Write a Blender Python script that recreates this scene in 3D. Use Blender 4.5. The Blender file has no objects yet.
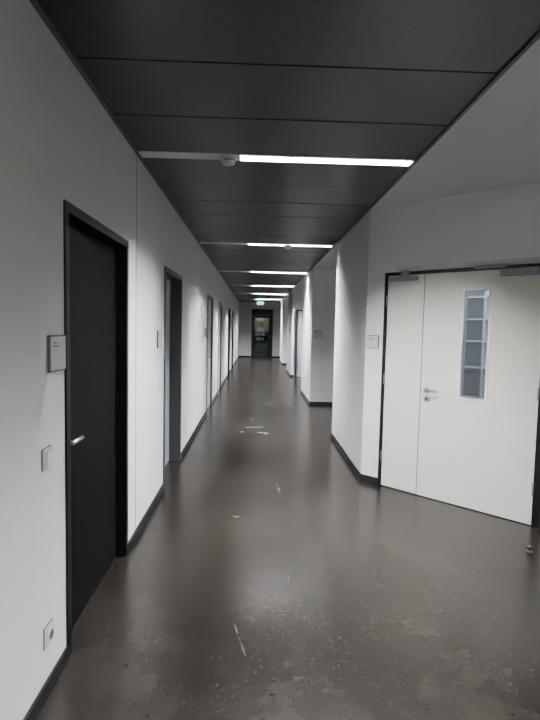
import bpy, math, random
from mathutils import Matrix, Vector
random.seed(3)
S = bpy.context.scene
COL = S.collection

# ------------------------------------------------------------------ materials
def new_mat(name, color=(.8,.8,.8), rough=.5, metal=0.0, spec=.5):
    m = bpy.data.materials.new(name); m.use_nodes = True
    b = m.node_tree.nodes['Principled BSDF']
    b.inputs['Base Color'].default_value = (*color, 1)
    b.inputs['Roughness'].default_value = rough
    b.inputs['Metallic'].default_value = metal
    b.inputs['Specular IOR Level'].default_value = spec
    return m, m.node_tree, b

def noise(nt, scale, detail=4, rough=.5, vec=None):
    n = nt.nodes.new('ShaderNodeTexNoise')
    n.inputs['Scale'].default_value = scale
    n.inputs['Detail'].default_value = detail
    n.inputs['Roughness'].default_value = rough
    if vec is not None: nt.links.new(vec, n.inputs['Vector'])
    return n
def geo_pos(nt):
    return nt.nodes.new('ShaderNodeNewGeometry').outputs['Position']
def add_bump(nt, b, height, strength, dist):
    bp = nt.nodes.new('ShaderNodeBump')
    bp.inputs['Strength'].default_value = strength
    bp.inputs['Distance'].default_value = dist
    nt.links.new(height, bp.inputs['Height'])
    nt.links.new(bp.outputs['Normal'], b.inputs['Normal'])
def ramp(nt, fac, stops):
    r = nt.nodes.new('ShaderNodeValToRGB')
    e = r.color_ramp.elements
    e[0].position, e[0].color = stops[0][0], (*stops[0][1], 1)
    e[1].position, e[1].color = stops[1][0], (*stops[1][1], 1)
    nt.links.new(fac, r.inputs['Fac'])
    return r
def math_n(nt, op, a, b=None, c=None):
    n = nt.nodes.new('ShaderNodeMath'); n.operation = op
    for i, v in enumerate((a, b, c)):
        if v is None: continue
        if isinstance(v, (int, float)): n.inputs[i].default_value = v
        else: nt.links.new(v, n.inputs[i])
    return n.outputs[0]

def wall_mat(name, col):
    m, nt, b = new_mat(name, col, .75, 0, .25)
    p = geo_pos(nt)
    n1 = noise(nt, 150, 3, .6, p)
    add_bump(nt, b, n1.outputs['Fac'], .5, .004)
    n2 = noise(nt, 1.3, 3, .5, p)
    r = ramp(nt, n2.outputs['Fac'], [(.3, tuple(c*.97 for c in col)), (.7, col)])
    nt.links.new(r.outputs['Color'], b.inputs['Base Color'])
    return m
M_WALL = wall_mat('painted_woodchip_white', (.83,.83,.84))
M_PLASTER = wall_mat('painted_plaster_ceiling', (.76,.76,.78))

# floor: sealed brown-grey screed
M_FLOOR, nt, b = new_mat('sealed_screed', (.03,.027,.024), .34, 0, .30)
sep0 = nt.nodes.new('ShaderNodeSeparateXYZ'); nt.links.new(geo_pos(nt), sep0.inputs[0])
cmb = nt.nodes.new('ShaderNodeCombineXYZ'); nt.links.new(sep0.outputs['X'], cmb.inputs['X']); nt.links.new(sep0.outputs['Y'], cmb.inputs['Y']); cmb.inputs['Z'].default_value=.37
p = cmb.outputs[0]; sep = sep0
nA = noise(nt, 1.3, 4, .55, p); nB = noise(nt, 7, 6, .68, p)
mixf = math_n(nt, 'ADD', math_n(nt,'MULTIPLY', nA.outputs['Fac'], .55), math_n(nt,'MULTIPLY', nB.outputs['Fac'], .45))
r = ramp(nt, mixf, [(.38,(.0075,.0060,.0048)),(.62,(.0265,.0230,.0200))])
d = math_n(nt,'ABSOLUTE', math_n(nt,'SUBTRACT', sep.outputs['Y'], 2.69))
joint = math_n(nt,'MULTIPLY', math_n(nt,'LESS_THAN', d, .0028), .9)
mx = nt.nodes.new('ShaderNodeMixRGB'); mx.inputs[2].default_value=(.002,.002,.002,1)
nt.links.new(joint, mx.inputs[0]); nt.links.new(r.outputs['Color'], mx.inputs[1])
wob = noise(nt, 16, 3, .6, p)
scr = None
for (sx, sy, rx, ry, ang) in [(.02,7.35,.20,.045,.3),(.14,6.95,.12,.06,-.4),(.24,4.55,.012,.15,.1),(-.12,3.85,.04,.03,0),
                          (-.2,7.0,.06,.05,0),(.1,8.6,.12,.08,.3),(-.05,2.3,.004,.14,.25),(.3,9.6,.1,.2,0),(.02,8.0,.15,.05,.2),
                          (-.3,9.0,.05,.12,0),(.3,6.2,.03,.04,.2),(.0,10.6,.12,.1,0)]:
    dx = math_n(nt,'SUBTRACT', sep.outputs['X'], sx); dy = math_n(nt,'SUBTRACT', sep.outputs['Y'], sy)
    ca, sa = math.cos(ang), math.sin(ang)
    u = math_n(nt,'ADD', math_n(nt,'MULTIPLY',dx,ca/rx), math_n(nt,'MULTIPLY',dy,sa/rx))
    v = math_n(nt,'ADD', math_n(nt,'MULTIPLY',dx,-sa/ry), math_n(nt,'MULTIPLY',dy,ca/ry))
    d2 = math_n(nt,'ADD', math_n(nt,'MULTIPLY',u,u), math_n(nt,'MULTIPLY',v,v))
    k = math_n(nt,'MAXIMUM', math_n(nt,'SUBTRACT', 1.0, d2), 0.0)
    scr = k if scr is None else math_n(nt,'MAXIMUM', scr, k)
mr = nt.nodes.new('ShaderNodeMapRange'); mr.inputs['From Min'].default_value=.44; mr.inputs['From Max'].default_value=.54
nt.links.new(wob.outputs['Fac'], mr.inputs['Value'])
scr = math_n(nt,'MULTIPLY', math_n(nt,'MULTIPLY', math_n(nt,'MINIMUM', math_n(nt,'MULTIPLY',scr,2.0),1.0), mr.outputs[0]), .6)
nd = noise(nt, 90, 2, .5, p)
mr2 = nt.nodes.new('ShaderNodeMapRange'); mr2.inputs['From Min'].default_value=.68; mr2.inputs['From Max'].default_value=.78; mr2.inputs['To Max'].default_value=.30
nt.links.new(nd.outputs['Fac'], mr2.inputs['Value'])
scr = math_n(nt,'MAXIMUM', scr, mr2.outputs[0])
mx2 = nt.nodes.new('ShaderNodeMixRGB'); mx2.inputs[2].default_value=(.20,.19,.175,1)
nt.links.new(scr, mx2.inputs[0]); nt.links.new(mx.outputs[0], mx2.inputs[1])
nt.links.new(mx2.outputs[0], b.inputs['Base Color'])
rr = math_n(nt,'MULTIPLY_ADD', nA.outputs['Fac'], .03, .235)
nt.links.new(rr, b.inputs['Roughness'])

# ceiling: perforated metal
M_CEIL, nt, b = new_mat('perforated_metal_anthracite', (.07,.07,.073), .36, .25, .7)
p = geo_pos(nt); sep = nt.nodes.new('ShaderNodeSeparateXYZ'); nt.links.new(p, sep.inputs[0])
k = 2*math.pi/.020
u = math_n(nt,'MULTIPLY', math_n(nt,'ADD', sep.outputs['X'], sep.outputs['Y']), k*.7071)
v = math_n(nt,'MULTIPLY', math_n(nt,'SUBTRACT', sep.outputs['X'], sep.outputs['Y']), k*.7071)
pr = math_n(nt,'MULTIPLY', math_n(nt,'SINE', u), math_n(nt,'SINE', v))
hole = math_n(nt,'GREATER_THAN', pr, .3)
mx = nt.nodes.new('ShaderNodeMixRGB'); mx.inputs[1].default_value=(.026,.026,.0285,1); mx.inputs[2].default_value=(.001,.001,.001,1)
nt.links.new(hole, mx.inputs[0]); nt.links.new(mx.outputs[0], b.inputs['Base Color'])

def simple(name, col, rough, metal=0, ns=40, var=.04):
    m, nt, b = new_mat(name, col, rough, metal)
    n = noise(nt, ns, 3, .5, geo_pos(nt))
    r = ramp(nt, n.outputs['Fac'], [(.3, tuple(c*(1-var) for c in col)), (.7, tuple(min(1,c*(1+var)) for c in col))])
    nt.links.new(r.outputs['Color'], b.inputs['Base Color'])
    return m
def matte(m, spec):
    m.node_tree.nodes['Principled BSDF'].inputs['Specular IOR Level'].default_value = spec; return m
M_FRAME = matte(simple('frame_anthracite', (.007,.0075,.009), .45), .20)
M_FRAMEG = simple('frame_grey', (.036,.041,.048), .4)
M_DARKLEAF = matte(simple('leaf_anthracite', (.0040,.0040,.0050), .6), .08)
M_PALELEAF = simple('leaf_pale', (.62,.68,.76), .45)
M_CREAM = simple('leaf_offwhite', (.70,.685,.645), .42, 0, 2, .012)
M_BASE = matte(simple('baseboard_anthracite', (.012,.013,.015), .5), .25)
M_STEEL = simple('brushed_steel', (.34,.34,.35), .35, 1.0, 200)
M_STEELB = simple('brushed_steel_light', (.75,.75,.75), .35, 1.0, 200)
M_SILVER = simple('silver_paint', (.24,.25,.27), .4, .4)
M_RAIL = simple('rail_light', (.60,.60,.60), .4)
M_PLASTIC = simple('white_plastic', (.70,.70,.66), .35)
M_SIGN = simple('sign_face', (.62,.63,.65), .3)
M_SIGND = simple('sign_dark', (.10,.10,.105), .3)
M_SIGNT = simple('sign_text', (.03,.03,.03), .4)
M_ALU = simple('aluminium_trim', (.14,.14,.15), .4, .5)
M_LAMPWHITE = simple('luminaire_white', (.84,.85,.87), .4)
M_BLACK = simple('black_plastic', (.010,.010,.010), .5)
M_SHELF = simple('shelf_white', (.74,.75,.77), .5)
def emis(name, col, st):
    m = bpy.data.materials.new(name); m.use_nodes = True
    nt = m.node_tree; nt.nodes.clear()
    e = nt.nodes.new('ShaderNodeEmission'); e.inputs[0].default_value=(*col,1); e.inputs[1].default_value=st
    o = nt.nodes.new('ShaderNodeOutputMaterial'); nt.links.new(e.outputs[0], o.inputs[0])
    return m
M_TUBE = emis('lamp_tube', (1.0,.985,.96), 1850)
M_EXIT = emis('exit_green', (.25,.95,.5), 2.5)
def glass_mat(name, tint):
    m = bpy.data.materials.new(name); m.use_nodes=True; nt=m.node_tree; nt.nodes.clear()
    t=nt.nodes.new('ShaderNodeBsdfTransparent'); t.inputs[0].default_value=(*tint,1)
    g=nt.nodes.new('ShaderNodeBsdfGlossy'); g.inputs['Roughness'].default_value=.02
    f=nt.nodes.new('ShaderNodeFresnel'); f.inputs[0].default_value=1.45
    x=nt.nodes.new('ShaderNodeMixShader'); o=nt.nodes.new('ShaderNodeOutputMaterial')
    nt.links.new(f.outputs[0],x.inputs[0]); nt.links.new(t.outputs[0],x.inputs[1]); nt.links.new(g.outputs[0],x.inputs[2]); nt.links.new(x.outputs[0],o.inputs[0])
    return m
M_GLASS = glass_mat('clear_glass',(.86,.90,.92))
M_GLASSD = glass_mat('tinted_glass',(.15,.165,.20))

# ------------------------------------------------------------------ mesh helpers
CUBE_F = [(0,3,2,1),(4,5,6,7),(0,1,5,4),(1,2,6,5),(2,3,7,6),(3,0,4,7)]
class MB:
    def __init__(s): s.v=[]; s.f=[]; s.m=[]; s.mats=[]; s.smooth=[]
    def mi(s, mat):
        if mat not in s.mats: s.mats.append(mat)
        return s.mats.index(mat)
    def box(s, x0,x1,y0,y1,z0,z1, mat, M=None):
        n=len(s.v)
        for c in [(x0,y0,z0),(x1,y0,z0),(x1,y1,z0),(x0,y1,z0),(x0,y0,z1),(x1,y0,z1),(x1,y1,z1),(x0,y1,z1)]:
            c=Vector(c); c = M@c if M else c
            s.v.append(tuple(c))
        k=s.mi(mat)
        for f in CUBE_F: s.f.append(tuple(i+n for i in f)); s.m.append(k); s.smooth.append(False)
    def lathe(s, prof, M, mat, seg=24):
        n=len(s.v); k=s.mi(mat)
        for r,z in prof:
            for i in range(seg):
                a=2*math.pi*i/seg
                s.v.append(tuple(M@Vector((r*math.cos(a), r*math.sin(a), z))))
        for j in range(len(prof)-1):
            for i in range(seg):
                a=n+j*seg+i; b_=n+j*seg+(i+1)%seg
                s.f.append((a,b_,b_+seg,a+seg)); s.m.append(k); s.smooth.append(True)
        s.f.append(tuple(n+i for i in reversed(range(seg)))); s.m.append(k); s.smooth.append(False)
        l=n+(len(prof)-1)*seg
        s.f.append(tuple(l+i for i in range(seg))); s.m.append(k); s.smooth.append(False)
    def make(s, name, parent=None, bevel=0, loc=None, rotz=0):
        me=bpy.data.meshes.new(name); me.from_pydata(s.v,[],s.f)
        for mt in s.mats: me.materials.append(mt)
        for i,pl in enumerate(me.polygons): pl.material_index=s.m[i]; pl.use_smooth=s.smooth[i]
        me.update()
        ob=bpy.data.objects.new(name,me); COL.objects.link(ob)
        if parent: ob.parent=parent
        if loc: ob.location=loc
        ob.rotation_euler[2]=rotz
        if bevel:
            bv=ob.modifiers.new('bevel','BEVEL'); bv.width=bevel; bv.segments=2; bv.limit_method='ANGLE'
        return ob
def empty(name, loc, rotz):
    e=bpy.data.objects.new(name,None); COL.objects.link(e); e.location=loc; e.rotation_euler[2]=rotz; e.empty_display_size=.1
    return e
def part(name, parent, boxes, bevel=0):
    mb=MB()
    for bx in boxes: mb.box(*bx)
    return mb.make(name,parent,bevel)
ROTY = Matrix.Rotation(math.pi/2,4,'X')   # local z -> -y (towards the room)

H = 2.68          # ceiling height
XL = -.83; XR = 1.09
YB = -3.0; YE = 24.0
T = .15

def wall_seg(mb, p, q, openings=(), ext0=0, ext1=0, th=T, mat=M_WALL):
    """room lies on the local -y side; local x p->q, wall body on +y"""
    p=Vector(p); q=Vector(q); d=q-p; L=d.length; ang=math.atan2(d.y,d.x)
    M=Matrix.Translation((p.x,p.y,0))@Matrix.Rotation(ang,4,'Z')
    c=-ext0
    for (a,b_,z0,z1) in sorted(openings):
        mb.box(c,a,0,th,0,H,mat,M)
        if z0>0: mb.box(a,b_,0,th,0,z0,mat,M)
        if z1<H: mb.box(a,b_,0,th,z1,H,mat,M)
        c=b_
    mb.box(c,L+ext1,0,th,0,H,mat,M)

# ---- left wall
doorsL=[(2.15,3.19),(4.46,5.48),(8.40,9.42),(10.85,11.87),(14.7,15.72),(17.0,18.02)]
mb=MB()
wall_seg(mb,(XL,YB),(XL,YE),[(a-YB,b_-YB,0,2.05) for a,b_ in doorsL])
mb.make('wall_left')
# ---- right wall (faceted)
R2=2.3
C0=Vector((XR,4.83))
pts=[(3.0,YB),(3.0,2.92),(XR,4.83),(XR,6.75),(R2,6.75),(R2,9.56),(XR,9.56),(XR,11.43),(R2,11.43),(R2,14.9),(XR,14.9),(XR,16.8),
     (R2,16.8),(R2,19.6),(XR,19.6),(XR,21.5),(R2,21.5),(R2,YE)]
mb=MB()
for i in range(len(pts)-1):
    a,b_=pts[i],pts[i+1]
    e0=e1=(.15 if (a[0]==b_[0] and a[0]>2) else 0)
    if a[0]==b_[0]==XR:            # block fronts: end pieces belong to the returning walls
        e0=-T; e1=(0 if a[1]==4.83 else -T)
    op=[]
    if i==1: op=[(.2,1.64,0,2.06)]          # measured from the far corner
    if a==(R2,14.9): op=[(.08,1.08,0,2.05)]
    wall_seg(mb,b_,a,op,e0,e1)
mb.make('wall_right')
mb=MB(); wall_seg(mb,(XL-.15,YE),(R2+.15,YE),[(.77,1.80,0,2.35)]); mb.make('wall_far')
mb=MB(); wall_seg(mb,(3.15,YB),(XL-.15,YB),[(.5,3.5,.9,2.45)]); mb.make('wall_back')

# floor
mb=MB(); mb.box(XL-.2,3.2,YB-.2,YE+.2,-.12,0,M_FLOOR); mb.make('floor')

# ceiling: perforated panels, with lamp gaps
mb=MB()
strips=[3.39+3.55*i for i in range(-1,6)]
SW=.12
CX0,CX1=XL+.02,1.06
for i,s0 in enumerate(strips):
    y0=s0+SW; y1=(strips[i+1] if i+1<len(strips) else YE)
    n=max(1,round((y1-y0)/.572)); w=(y1-y0)/n
    for k_ in range(n):
        dz=random.uniform(0,.002)
        mb.box(CX0,CX1,y0+k_*w+.005,y0+(k_+1)*w-.005,H+dz,H+.03,M_CEIL)
y0=YB; y1=strips[0]; n=5; w=(y1-y0)/n
for k_ in range(n): mb.box(CX0,CX1,y0+k_*w+.005,y0+(k_+1)*w-.005,H,H+.03,M_CEIL)
mb.box(XL-.15,1.075,YB-.1,YE+.15,H+.10,H+.14,M_BLACK)      # void above
mb.box(1.075,3.15,YB-.15,YE+.15,H,H+.14,M_PLASTER)          # plaster ceiling over the niches
mb.make('ceiling')
part('trim_1',None,[(XL,XL+.02,YB,YE,H-.012,H+.03,M_ALU)])
part('trim_2',None,[(1.06,1.078,YB,YE,H-.012,H+.03,M_ALU)])
part('trim_3',None,[(XL-.001,XL+.0015,3.42,3.427,.07,H-.012,M_ALU)])
part('trim_4',None,[(XL-.001,XL+.0015,7.2,7.207,.07,H-.012,M_ALU)])

# ---- luminaires
def luminaire(y):
    e=empty('linear_ceiling_lamp',(0,y,H),0)
    part('cover_plate',e,[(CX0,-.14,.004,SW-.004,-.004,.02,M_LAMPWHITE)],.001)
    part('housing',e,[(-.14,CX1,.004,.014,-.006,.07,M_LAMPWHITE),(-.14,CX1,SW-.014,SW-.004,-.006,.07,M_LAMPWHITE),
                      (-.14,-.128,.014,SW-.014,-.006,.07,M_LAMPWHITE),(CX1-.012,CX1,.014,SW-.014,-.006,.07,M_LAMPWHITE)])
    part('diffuser',e,[(-.128,CX1-.012,.014,SW-.014,.035,.045,M_TUBE)])
    lv=MB(); x_=-.11
    while x_<CX1-.02:
        lv.box(x_,x_+.0025,.014,SW-.014,-.003,.02,M_LAMPWHITE); x_+=.034
    lv.box(-.128,CX1-.012,SW/2-.0015,SW/2+.0015,-.003,.02,M_LAMPWHITE)
    lv.make('louvre',e)
for s0 in strips: luminaire(s0)

def detector(x,y):
    mb=MB(); M=Matrix.Translation((x,y,H-.004))@Matrix.Rotation(math.pi,4,'X')
    mb.lathe([(.060,0),(.060,.012),(.056,.018),(.045,.020)],M,M_PLASTIC,32)
    mb.lathe([(.040,.018),(.040,.028)],M,M_BLACK,32)
    mb.lathe([(.046,.027),(.046,.034),(.040,.044),(.022,.050),(.008,.051)],M,M_PLASTIC,32)
    mb.make('smoke_detector')
detector(-.21,3.45); detector(.43,7.0)

# ---- baseboards
BH=.065; BT=.012
mb=MB(); c=YB
for a,b_ in doorsL+[(YE,YE)]:
    mb.box(XL,XL+BT,c,a,0,BH,M_BASE); c=b_
mb.make('baseboard_left')
mb=MB()
for i in range(len(pts)-1):
    a,b_=Vector(pts[i+1]),Vector(pts[i]); d=b_-a; L=d.length
    M=Matrix.Translation((a.x,a.y,0))@Matrix.Rotation(math.atan2(d.y,d.x),4,'Z')
    gaps=[(.2,1.64)] if i==1 else ([(.08,1.08)] if pts[i]==(R2,14.9) else [])
    c=-BT if i!=1 else -.005
    for g0,g1 in gaps: mb.box(c,g0,-BT,0,0,BH,M_BASE,M); c=g1
    mb.box(c,L,-BT,0,0,BH,M_BASE,M)
mb.make('baseboard_right')
part('baseboard_far',None,[(XL+BT,-.21,YE-BT,YE,0,BH,M_BASE),(.82,R2,YE-BT,YE,0,BH,M_BASE)])

# ---- doors
def lever(parent, x, y, z, sgn=1, L=.125, mt=None):
    mb=MB(); mt=mt or M_STEEL
    M=Matrix.Translation((x,y,z))@ROTY
    mb.lathe([(.026,0),(.026,.006),(.022,.009)],M,mt,24)
    mb.lathe([(.010,0),(.010,.05)],M,mt,16)
    Mb=Matrix.Translation((x-.010*sgn,y-.048,z))@Matrix.Rotation(math.pi/2*sgn,4,'Y')
    mb.lathe([(.006,0),(.0105,.003),(.0105,L),(.006,L+.004)],Mb,mt,16)
    mb.make('lever_handle',parent)
def cyl_lock(parent,x,y,z):
    mb=MB(); M=Matrix.Translation((x,y,z))@ROTY
    mb.lathe([(.026,0),(.026,.006),(.022,.009)],M,M_STEEL,24)
    mb.lathe([(.010,.008),(.010,.013)],M,M_BLACK,16)
    mb.make('lock_rose',parent)
def single_door(idx, loc, rot, W, Hd, fm, lm, near_handle=True, depth=.085, th=T):
    e=empty('door_%d'%idx,loc,rot); fw=.045
    th=max(th,depth+.03)
    part('frame',e,[(0,fw,-.010,th,0,Hd,fm),(W-fw,W,-.010,th,0,Hd,fm),(fw,W-fw,-.010,th,Hd-fw,Hd,fm)],.002)
    part('stop',e,[(fw,fw+.015,depth+.01,th,0,Hd-fw,fm),(W-fw-.015,W-fw,depth+.01,th,0,Hd-fw,fm),(fw+.015,W-fw-.015,depth+.01,th,Hd-fw-.015,Hd-fw,fm)])
    part('leaf',e,[(fw+.003,W-fw-.003,depth-.03,depth+.01,.006,Hd-fw-.003,lm)],.002)
    part('threshold',e,[(fw,W-fw,depth-.03,th,0,.005,M_BASE)])
    if near_handle:
        lever(e,fw+.075,depth-.03,.97,1,.125,M_STEELB if idx==1 else M_STEEL)
        if idx>1: cyl_lock(e,fw+.075,depth-.03,.89)
    else:
        lever(e,W-fw-.075,depth-.03,.97,-1); cyl_lock(e,W-fw-.075,depth-.03,.89)
    hg=MB()
    hx = W-fw-.004 if near_handle else fw+.004
    for z in (.25,1.0,1.75):
        hg.lathe([(.008,0),(.008,.09)],Matrix.Translation((hx,depth-.034,z)),fm,12)
    hg.make('hinges',e)
    return e
mats=[(M_FRAME,M_DARKLEAF),(M_FRAMEG,M_PALELEAF),(M_FRAMEG,M_PALELEAF),(M_FRAMEG,M_PALELEAF),(M_FRAME,M_DARKLEAF),(M_FRAME,M_DARKLEAF)]
for i,(a,b_) in enumerate(doorsL):
    single_door(i+1,(XL,a,0),math.pi/2,b_-a,2.05,mats[i][0],mats[i][1],True,[.085,.145,.055,.055,.12,.12][i])
single_door(7,(XR+.13,14.9,0),0,1.0,2.05,M_FRAMEG,M_PALELEAF,False)

# ---- double door on the 45 degree wall
e=empty('door_8',(C0.x,C0.y,0),-math.pi/4)
S0,S1,HD=.2,1.64,2.06
part('frame',e,[(S0,S0+.028,-.018,.12,0,HD,M_FRAME),(S1-.06,S1,-.018,.12,0,HD,M_FRAME),(S0+.028,S1-.06,-.018,.12,HD-.028,HD,M_FRAME)],.002)
part('leaf_small',e,[(S0+.031,.596,-.006,.045,.008,HD-.031,M_CREAM)],.003)
gx0,gx1,gz0,gz1=.965,1.175,.95,1.87
part('leaf_large',e,[(.604,gx0,-.006,.045,.008,HD-.031,M_CREAM),(gx1,S1-.063,-.006,.045,.008,HD-.031,M_CREAM),
                     (gx0,gx1,-.006,.045,.008,gz0,M_CREAM),(gx0,gx1,-.006,.045,gz1,HD-.031,M_CREAM)])
part('leaf_gap',e,[(.5955,.6045,-.002,.040,.01,HD-.031,M_BLACK)])
w=.018
part('window_bead',e,[(gx0-w,gx0+.004,-.014,.05,gz0-w,gz1+w,M_SHELF),(gx1-.004,gx1+w,-.014,.05,gz0-w,gz1+w,M_SHELF),
                      (gx0,gx1,-.014,.05,gz0-w,gz0+.004,M_SHELF),(gx0,gx1,-.014,.05,gz1-.004,gz1+w,M_SHELF)],.002)
part('window_glass',e,[(gx0+.004,gx1-.004,.014,.020,gz0+.004,gz1-.004,M_GLASS)])
lever(e,.665,-.006,.985,1,.12); cyl_lock(e,.665,-.006,.905)
part('closer_rail',e,[(.32,1.62,-.045,-.018,HD+.012,HD+.040,M_RAIL),(.34,.37,-.03,.0,HD-.004,HD+.014,M_RAIL),(1.5,1.53,-.03,.0,HD-.004,HD+.014,M_RAIL)],.002)
part('closer_body_small',e,[(.25,.54,-.050,-.006,HD-.085,HD-.045,M_SILVER)],.004)
part('closer_body_large',e,[(1.26,1.54,-.058,-.006,HD-.09,HD-.032,M_SILVER)],.004)
part('closer_arms',e,[(1.05,1.30,-.040,-.030,HD-.02,HD+.012,M_SILVER),(.38,.46,-.040,-.030,HD-.05,HD+.012,M_SILVER)],.002)
hg=MB()
for z in (.25,1.0,1.75):
    hg.lathe([(.009,0),(.009,.10)],Matrix.Translation((S1-.062,-.012,z)),M_SILVER,12)
    hg.lathe([(.009,0),(.009,.10)],Matrix.Translation((S0+.03,-.012,z)),M_SILVER,12)
hg.make('hinges',e)

# ---- storage room behind the double door
rm=MB(); M=Matrix.Translation((C0.x,C0.y,0))@Matrix.Rotation(-math.pi/4,4,'Z')
rm.box(.02,.10,.15,2.0,0,H,M_WALL,M); rm.box(2.5,2.58,.15,2.0,0,H,M_WALL,M); rm.box(.02,2.58,2.0,2.08,0,H,M_WALL,M)
rm.make('wall_storage')
rm=MB(); rm.box(.02,2.58,.15,2.08,-.06,.001,M_FLOOR,M); rm.make('floor_storage',)
rm=MB(); rm.box(.02,2.58,.15,2.08,H+.141,H+.18,M_PLASTER,M); rm.make('ceiling_storage')
es=empty('storage_shelf',(C0.x,C0.y,0),-math.pi/4)
sh=MB(); a0,a1,d0,d1=.14,1.10,1.45,1.78
for x_ in (a0,.60,a1-.02): sh.box(x_,x_+.02,d0,d1,0,2.2,M_SHELF)
sh.box(a0+.02,a1-.02,d1-.01,d1,0,2.2,M_SHELF)
for z in (.05,.4,.75,1.1,1.4,1.65,1.9,2.18): sh.box(a0+.02,a1-.02,d0+.005,d1-.01,z,z+.02,M_SHELF)
sh.make('rack',es)
al=bpy.data.lights.new('storage_lamp','AREA'); al.energy=24; al.shape='RECTANGLE'; al.size=1.0; al.size_y=.3; al.color=(.96,.98,1)
ao=bpy.data.objects.new('storage_lamp',al); COL.objects.link(ao); ao.location=M@Vector((1.3,.9,H-.05)); ao.rotation_euler=(0,0,-math.pi/4)

# ---- end glass door
e=empty('door_9',(-.21,YE,0),0); W=1.03; Hh=2.35
part('frame',e,[(0,.06,-.02,.12,0,Hh,M_FRAME),(W-.06,W,-.02,.12,0,Hh,M_FRAME),(.06,W-.06,-.02,.12,Hh-.06,Hh,M_FRAME),(.06,W-.06,-.02,.12,2.02,2.08,M_FRAME)])
part('leaf_frame',e,[(.063,.15,.0,.06,.01,2.017,M_FRAME),(W-.15,W-.063,.0,.06,.01,2.017,M_FRAME),(.15,W-.15,0,.06,.01,.16,M_FRAME),(.15,W-.15,0,.06,1.93,2.017,M_FRAME),(.15,W-.15,0,.06,.98,1.05,M_FRAME)])
part('glass',e,[(.15,W-.15,.025,.032,.16,.98,M_GLASSD),(.15,W-.15,.025,.032,1.05,1.93,M_GLASSD),(.06,W-.06,.04,.047,2.08,Hh-.06,M_GLASSD)])
lever(e,W-.11,0,1.0,-1)
# dim lobby behind, with two added openings for the bright bits in the glass
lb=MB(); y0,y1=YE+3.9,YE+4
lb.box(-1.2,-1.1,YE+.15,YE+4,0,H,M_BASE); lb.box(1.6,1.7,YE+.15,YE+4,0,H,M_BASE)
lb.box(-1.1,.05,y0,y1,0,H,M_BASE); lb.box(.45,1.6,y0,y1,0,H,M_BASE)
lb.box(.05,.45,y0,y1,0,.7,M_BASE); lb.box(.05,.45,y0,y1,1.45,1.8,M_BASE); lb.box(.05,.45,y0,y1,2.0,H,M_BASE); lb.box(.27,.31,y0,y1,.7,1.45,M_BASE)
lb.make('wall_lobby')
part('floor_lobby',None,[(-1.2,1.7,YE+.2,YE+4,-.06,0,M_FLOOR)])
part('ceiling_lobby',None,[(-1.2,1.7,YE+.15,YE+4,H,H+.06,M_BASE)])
# exit sign
e=empty('exit_sign',(.18,22.3,H),0)
part('body',e,[(-.16,.16,-.02,.02,-.20,-.04,M_PLASTIC)],.003)
part('pictogram',e,[(-.15,.15,-.024,-.0205,-.19,-.05,M_EXIT)])
part('rods',e,[(-.10,-.09,-.004,.004,-.04,.0,M_STEEL),(.09,.10,-.004,.004,-.04,.0,M_STEEL)])

# ---- room signs, switch, sockets
def room_sign(loc, rot, w=.16, h=.15):
    e=empty('room_sign',loc,rot)
    part('plate',e,[(-w/2,w/2,-.012,-.001,-h/2,h/2,M_SIGND)],.002)
    part('insert',e,[(-w/2+.006,w/2-.006,-.0145,-.012,-h/2+.006,h/2-.006,M_SIGN)])
    t=MB()
    for k_ in range(2): t.box(-w/2+.025,-w/2+.025+.04+.012*k_,-.0152,-.0145,h/2-.033-.014*k_,h/2-.029-.014*k_,M_SIGNT)
    t.make('lettering',e)
room_sign((XL,2.055,1.40),math.pi/2)
for y_ in (4.22,8.18,10.62,14.45,16.75): room_sign((XL,y_,1.40),math.pi/2)
room_sign(tuple(M@Vector((.085,0,1.40))),-math.pi/4,.135,.13)
room_sign((1.22,9.56,1.40),0)
room_sign((XR,16.0,1.40),-math.pi/2)
def light_switch(loc,rot):
    e=empty('light_switch',loc,rot)
    part('gasket',e,[(-.043,.043,-.003,0,-.043,.043,M_SIGND)])
    part('plate',e,[(-.041,.041,-.012,-.003,-.041,.041,M_PLASTIC)],.003)
    part('rocker',e,[(-.029,.029,-.018,-.011,-.029,.029,M_SHELF)],.002)
light_switch((XL,1.955,.985),math.pi/2)
def socket(loc,rot):
    e=empty('wall_socket',loc,rot)
    part('gasket',e,[(-.043,.043,-.003,0,-.043,.043,M_SIGND)])
    mb=MB()
    mb.box(-.041,.041,-.010,-.003,-.041,.041,M_PLASTIC)
    mb.make('plate',e,.003)
    mb=MB(); Mx=Matrix.Translation((0,-.008,0))@ROTY
    mb.lathe([(.026,0),(.026,.006),(.021,.008)],Mx,M_PLASTIC,28)
    mb.lathe([(.019,.0),(.019,.0085)],Mx,M_SIGND,28)
    for dx_ in (-.0095,.0095): mb.lathe([(.003,0),(.003,.009)],Matrix.Translation((dx_,-.008,0))@ROTY,M_BLACK,10)
    mb.make('insert',e)
socket((XL,1.955,.25),math.pi/2)
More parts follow.
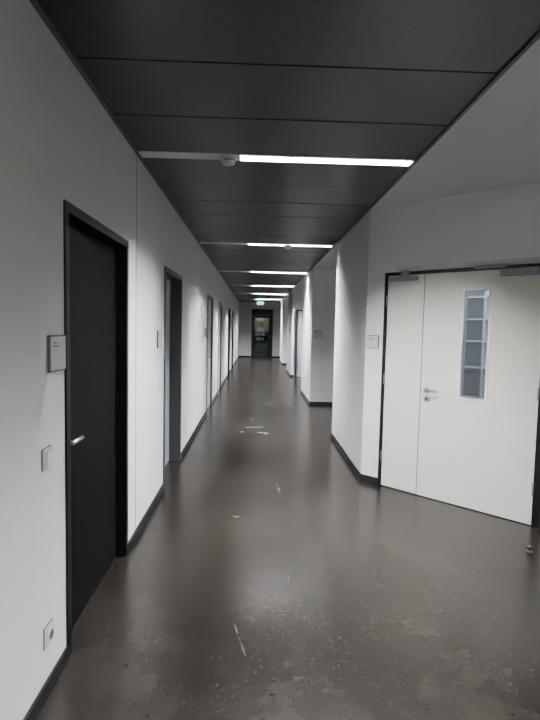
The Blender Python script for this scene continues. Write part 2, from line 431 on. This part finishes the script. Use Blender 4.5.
# door stopper on the floor
mb=MB(); Mt=Matrix.Translation((1.94,3.27,0))
mb.lathe([(.022,0),(.022,.006),(.018,.010)],Mt,M_STEEL,24); mb.lathe([(.014,.008),(.017,.014),(.017,.032),(.012,.036)],Mt,M_BLACK,24)
mb.lathe([(.016,.036),(.013,.042),(.005,.045)],Mt,M_STEEL,24)
mb.make('door_stopper')

# ---- back window frame
part('window_1',None,[(2.65-3.0,2.65,YB-.1,YB-.04,.9,.95,M_FRAME),(-.35,2.65,YB-.1,YB-.04,2.40,2.45,M_FRAME)]+
     [(x_,x_+.05,YB-.1,YB-.04,.95,2.40,M_FRAME) for x_ in (-.35,.63,1.62,2.60)])

# ---- world + daylight portal in the rear window
wd=bpy.data.worlds.new('sky'); S.world=wd; wd.use_nodes=True; nt=wd.node_tree
sky=nt.nodes.new('ShaderNodeTexSky'); sky.sky_type='NISHITA'; sky.sun_disc=False; sky.sun_elevation=math.radians(35); sky.sun_rotation=math.radians(90)
bg=nt.nodes['Background']; nt.links.new(sky.outputs[0],bg.inputs[0]); bg.inputs[1].default_value=1.2
pl=bpy.data.lights.new('window_portal','AREA'); pl.shape='RECTANGLE'; pl.size=3.0; pl.size_y=1.55; pl.cycles.is_portal=True
po=bpy.data.objects.new('window_portal',pl); COL.objects.link(po); po.location=(1.15,YB-.12,1.675); po.rotation_euler=(math.radians(90),0,math.radians(180))

# ---- camera
psi,phi,roll=.0301,.0687,.0215
F=Vector((math.sin(psi)*math.cos(phi),math.cos(psi)*math.cos(phi),-math.sin(phi)))
R=Vector((math.cos(psi),-math.sin(psi),0)); U=R.cross(F)
Rc=(R+roll*U).normalized(); Uc=(U-roll*R).normalized()
cam=bpy.data.cameras.new('camera'); co=bpy.data.objects.new('camera',cam); COL.objects.link(co)
mw=Matrix((( Rc.x,Uc.x,-F.x,0),(Rc.y,Uc.y,-F.y,0),(Rc.z,Uc.z,-F.z,1.53),(0,0,0,1)))
co.matrix_world=mw
cam.sensor_fit='VERTICAL'; cam.sensor_height=36; cam.lens=24.5; cam.clip_start=.02
S.camera=co
